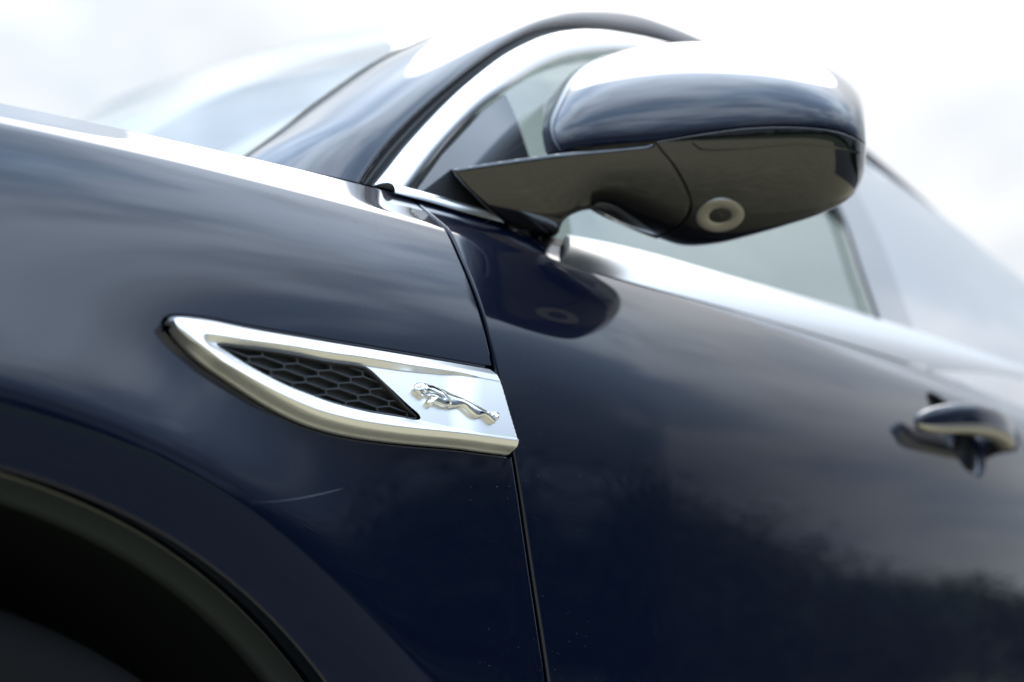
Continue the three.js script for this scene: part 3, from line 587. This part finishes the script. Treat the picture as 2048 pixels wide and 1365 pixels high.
{
  const s = new THREE.Shape(closedCurve([[-0.09, 0.02], [-0.05, 0.04], [0, 0.044], [0.06, 0.036], [0.09, 0.015], [0.09, -0.015], [0.05, -0.035], [0, -0.04], [-0.05, -0.035], [-0.09, -0.012]], 60).map(([a, b]) => new THREE.Vector2(a, b)));
  const g = new THREE.ExtrudeGeometry(s, { depth: 0.002, bevelEnabled: false, curveSegments: 4 }); g.translate(0, 0, -0.106);
  g.applyMatrix4(new THREE.Matrix4().makeBasis(mU, mV, mN).setPosition(mO)); part('mirror_glass', g, M.chrome, mirror);
}
function lowerW(p, q) { const band = smooth(-0.0011, 0.0013, q - mLip(Math.max(-0.006, p))) * smooth(-0.009, -0.003, p); return shellW(p, q) + 0.0009 + 0.0011 * band; }
const lowerAt = (p, q) => mP(p, q, lowerW(p, q));
const slopeN = (at) => (p, q) => { const e = 4e-4, a = at(p + e, q).sub(at(p - e, q)), b = at(p, q + e).sub(at(p, q - e)); return a.cross(b).normalize(); };
const lowerN = slopeN(lowerAt);
{
  const cols = span(0, 1, 240).map(ease), g = cutSheet(cols, (p) => { const b = mBot(p), t = Math.max(b, low(p) - 0.0009); return span(0, 1, 110).map((v) => lerp(b, t, 0.5 - 0.5 * Math.cos(v * Math.PI))); }, [(p, q) => mJoint(q) + 0.0012 - p], lowerAt, lowerN);
  const lip = grid((u, v) => { const p = lerp(mJoint(mSeam(-0.034)) + 0.0012, 0.1309, u), q = low(p) - 0.0009, w = lowerW(p, q); return mP(p, q + 0.0009 * Math.sin(v * Math.PI / 2), w - 0.0009 * (1 - Math.cos(v * Math.PI / 2)) - (v > 0.9 ? 0.008 * (v - 0.9) * 10 : 0)); }, 110, 10);
  const edge = grid((u, v) => { const q = lerp(-0.073, 0.003, u), p = mJoint(q) + 0.0012, w = lowerW(p, q); return mP(p - 0.0004 * v, q, w - 0.008 * v); }, 50, 2);
  part('lower_housing', [g, lip, edge], M.gloss, mirror);
}
// arm between the door and the housing
{
  const T = resample(M_ARMTOP, 60).map((p) => [p.x, p.y - 0.0009]), B = resample(M_ARMBOT, 80).map((p) => [p.x, p.y]), J = resample(M_JOINT, 60).map((p) => [p.x - 0.0012, p.y]).filter(([p, q]) => q < mSeam(p) - 0.0012 && q > mBot(p) + 0.0005);
  const loop = [...T.filter(([p]) => p < J[0][0] - 0.0005), ...J, ...B.reverse()], w = (p, q) => { const d = Math.max(0, -sdPoly(loop, p, q)), r = 0.0035, k = Math.max(0, 1 - d / r); return faceW(p, q) + 1.2 * Math.max(0, -0.1 - p) * (-p - 0.1) + 0.85 * soft(-0.1 - p, 0.012) + 0.0009 - 1.9 * soft(0.008 - (q - mBot(Math.max(p, -0.09))), 0.004) * smooth(-0.10, -0.07, p) - r * (1 - Math.sqrt(Math.max(0, 1 - k * k))) * smooth(0.0, 0.012, mJoint(q) - p); };
  const at = (p, q) => mP(p, q, w(p, q));
  const g = [cutSheet(span(-0.206, -0.006, 130), () => span(-0.076, 0.006, 64), [(p, q) => sdPoly(loop, p, q)], at, slopeN(at)),
    grid((u, v) => { const [p, q] = onLoop(loop, Math.min(u, 0.9999)), deep = p > -0.165 && p < -0.11 && q < -0.04 ? 0.075 : 0.055; return mP(p, q, w(p, q) - deep * v * smooth(-0.0, 0.03, Math.max(0.004, mJoint(q) - p))); }, 240, 4)];
  part('mirror_arm', g, M.gloss, mirror);
  part('mirror_foot', grid((u, v) => { const t = u * 2 * Math.PI, r = lerp(1, 1.08, v), c = mP(-0.138, -0.060, 0.050); return V3(c.x + 0.030 * r * Math.cos(t), c.y + 0.016 - 0.034 * v, c.z - 0.024 + 0.018 * r * Math.sin(t)); }, 40, 8), M.gloss, mirror);
}
// lamp ring under the housing
{
  const [lp, lq] = M_LENS[0], c = lowerAt(lp, lq), n = lowerN(lp, lq), q = new THREE.Quaternion().setFromUnitVectors(V3(0, 1, 0), n);
  const ring = new THREE.LatheGeometry([[0.0082, -0.003], [0.0086, -0.0004], [0.0094, 0.0004], [0.0145, 0.0006], [0.0182, 0.0004], [0.0188, 0.0000], [0.0189, -0.006]].map((a) => new THREE.Vector2(...a)), 48);
  ring.applyQuaternion(q).translate(c.x, c.y, c.z); part('lens_ring', ring, M.satinRing, mirror);
  const lens = new THREE.LatheGeometry([[0, 0.0002], [0.004, -0.0002], [0.0086, -0.0018]].map((a) => new THREE.Vector2(...a)), 32); lens.applyQuaternion(q).translate(c.x, c.y, c.z); part('camera_lens', lens, M.gloss, mirror);
}

// ---------------------------------------------------------------- windows, pillars, roof
function loft(A, B, n, m, bulge, lift = V3(0, 0, 1)) {
  const a = resample(A, n), b = resample(B, n), at = (c, u) => { const t = u * n, i = Math.min(n - 1, Math.floor(t)); return c[i].clone().lerp(c[i + 1], t - i); };
  return grid((u, v) => at(a, u).lerp(at(b, u), v).addScaledVector(lift, bulge(v, u)), n, m);
}
const REAR_IN = [[1.60, 1.506, 0.676], [1.95, 1.508, 0.66], [2.35, 1.478, 0.645], [2.7, 1.425, 0.63], [2.96, 1.375, 0.62]];
const pillarIn = [[0.668, 1.024, 0.872], ...PILLAR_IN, ...REAR_IN], outSide = V3(0.0, 0.45, 0.9).normalize();
part('windscreen_pillar', loft(pillarIn, [[0.632, 1.046, 0.752], ...PILLAR_OUT], 140, 16, (v) => 0.026 * Math.sin(Math.PI * v) ** 0.8, outSide), M.paint, car);
const trimOut = [...TRIM_OUT, [1.95, 1.492, 0.672], [2.35, 1.462, 0.655], [2.7, 1.409, 0.64]], trimIn = [...TRIM_IN, [1.9, 1.47, 0.692], [2.3, 1.44, 0.68], [2.65, 1.39, 0.66]];
part('door_seal', loft(pillarIn.slice(1, -1), trimOut, 140, 6, (v) => -0.006 * Math.sin(Math.PI * v), outSide), M.rubber, car);
part('window_trim', [loft(trimOut, trimIn, 140, 12, (v) => 0.007 * Math.sin(Math.PI * v) ** 0.5, outSide)], M.brightTrim, door);
const pillarY = along(TRIM_IN.map(([x, y]) => [x, y])), bX = along(BPILLAR.map(([x, y]) => [x, y]), 'y');
const cols = span(0.70, 1.72, 100), rowsG = (x) => span(1.03, Math.max(1.04, pillarY(x) + 0.006), 50), onGlass = (off) => (x, y) => V3(x, y, glassZ(x, y) + off);
part('front_window', cutSheet(cols, rowsG, [(x, y) => x - bX(y) - 0.01], onGlass(-0.008), glassNormal), M.glass, door);
const sailLoop = SAIL.map(([x, y]) => [x, y]);
part('sail_panel', [cutSheet(span(0.72, 0.91, 70), () => span(1.04, 1.21, 60), [(x, y) => sdPoly(sailLoop, x, y)], onGlass(0.002), glassNormal), grid((u, v) => { const [x, y] = onLoop(sailLoop, Math.min(u, 0.9999)); return V3(x, y, glassZ(x, y) + 0.002 - 0.012 * v); }, 80, 1)], M.sail, door);
part('pillar_panel', cutSheet(span(1.52, 1.80, 50), (x) => span(1.06, 1.50, 60), [(x, y) => bX(y) + 0.004 - x, (x, y) => x - bX(y) - 0.115], onGlass(0.0), glassNormal), M.pillarGloss, door);
part('window_seal', loft(BPILLAR.map(([x, y]) => [x - 0.008, y, glassZ(x - 0.008, y) + 0.001]), BPILLAR.map(([x, y]) => [x + 0.006, y, glassZ(x + 0.006, y) + 0.001]), 30, 4, (v) => 0.003 * Math.sin(Math.PI * v)), M.rubber, door);
part('rear_window', cutSheet(span(1.60, 2.68, 80), (x) => span(1.06, 1.49 - 0.12 * Math.max(0, x - 2) ** 1.5, 50), [(x, y) => bX(y) + 0.118 - x], onGlass(-0.004), glassNormal), M.mirrorTint, car);
// bright strips along the foot of the windows
const strip = (lo, hi, n, round) => {
  const a = resample(lo, n), b = resample(hi, n), at = (c, u) => { const t = u * n, i = Math.min(n - 1, Math.floor(t)); return c[i].clone().lerp(c[i + 1], t - i); };
  return grid((u, v) => { const uu = u * u, s = uu * 1.2, k = round ? Math.sqrt(Math.max(0.0004, 1 - Math.max(0, 1 - s / 0.004) ** 2.4)) : 1, w = 0.5 + (v - 0.5) * k, p = at(a, uu).lerp(at(b, uu), w); return p.addScaledVector(outSide, (0.001 + 0.0075 * (1 - (2 * v - 1) ** 2)) * k); }, n, 28);
};
part('belt_trim', strip(BELT_LO, BELT_HI, 160, true), M.brightTrim, door);
part('belt_trim', strip(FB_LO.map(([x, y, z]) => [x + 0.03, y + 0.014, z - 0.012]), FB_HI, 80, false), M.brightTrim, door);
part('belt_filler', loft(FB_LO.map(([x, y, z]) => [x, y + 0.006, z - 0.012]).concat(BELT_LO.slice(1).map(([x, y, z]) => [x, y, z - 0.012])), FB_HI.map(([x, y, z]) => [x, y, z - 0.006]).concat(BELT_HI.slice(1).map(([x, y, z]) => [x, y, z - 0.006])), 80, 6, () => 0), M.rubber, door);
// windscreen and roof: across the car from pillar to pillar
const rail = resample(PILLAR_OUT, 160), railAt = (u) => { const t = u * 160, i = Math.min(159, Math.floor(t)); return rail[i].clone().lerp(rail[i + 1], t - i); };
const across = (u, t) => { const p = railAt(u), k = 1 - t * t, f = 1 - smooth(0.0, 0.55, u); return V3(p.x - (0.02 + 0.05 * f) * k, p.y + (0.01 + 0.06 * smooth(0, 0.35, u)) * k, p.z * t); };
part('windscreen', grid((u, v) => across(lerp(0, 0.33, u), lerp(0.985, -1, v)), 60, 60), M.windscreen, car);
part('windscreen_border', grid((u, v) => across(lerp(0, 0.33, u), lerp(1, 0.985, v)).add(V3(0, -0.002, 0)), 60, 6), M.rubber, car);
part('roof', [grid((u, v) => across(lerp(0.33, 0.40, u), lerp(1, -1, v)), 10, 60), grid((u, v) => across(lerp(0.40, 1, u), lerp(1, 0.80, v)), 50, 12), grid((u, v) => across(lerp(0.40, 1, u), lerp(-0.80, -1, v)), 50, 12)], M.paint, car);
part('roof_glass', grid((u, v) => across(lerp(0.40, 1, u), lerp(0.80, -0.80, v)), 50, 40), M.windscreen, car);
part('headliner', [[0.98, 0.78], [-0.78, -0.98]].map(([a, b]) => grid((u, v) => across(lerp(0.40, 0.98, u), lerp(a, b, v)).add(V3(0, -0.03, 0)), 40, 8)), M.headliner, car);
part('dashboard', [grid((u, v) => V3(lerp(0.56, 1.05, u), 1.0 + 0.035 * Math.sin(Math.PI * u), lerp(0.80, -0.80, v)), 20, 20), grid((u, v) => V3(1.05, lerp(1.0, 0.55, u), lerp(0.80, -0.80, v)), 4, 4)], M.dashTop, car);
part('cabin_floor', [grid((u, v) => V3(lerp(0.9, 3.2, u), 0.5, lerp(0.85, -0.85, v)), 4, 4), grid((u, v) => V3(lerp(0.8, 3.2, u), lerp(0.5, 1.02, v), 0.84), 4, 4), grid((u, v) => V3(3.2, lerp(0.5, 1.3, v), lerp(0.8, -0.8, u)), 4, 4)], M.trimDark, car);

// rear of the cabin
{
  const slope = (x) => 1.432 - 0.44 * Math.pow(Math.max(0, (x - 2.62) / 1.3), 1.15);
  for (const s of [1, -1]) part('rear_pillar', cutSheet(span(2.62, 3.9, 60), () => span(1.04, 1.45, 30), [(x, y) => y - slope(x)], (x, y) => V3(x, y, s * (glassZ(x, y) + 0.004)), (x, y) => { const n = glassNormal(x, y); n.z *= s; return n; }), M.paint, car);
  part('tailgate', grid((u, v) => { const x = lerp(2.90, 3.9, u), y = slope(x); return V3(x, y + 0.05 * (1 - (2 * v - 1) ** 2), lerp(1, -1, v) * glassZ(x, y)); }, 30, 30), M.paint, car);
}

renderer.render(scene, camera);
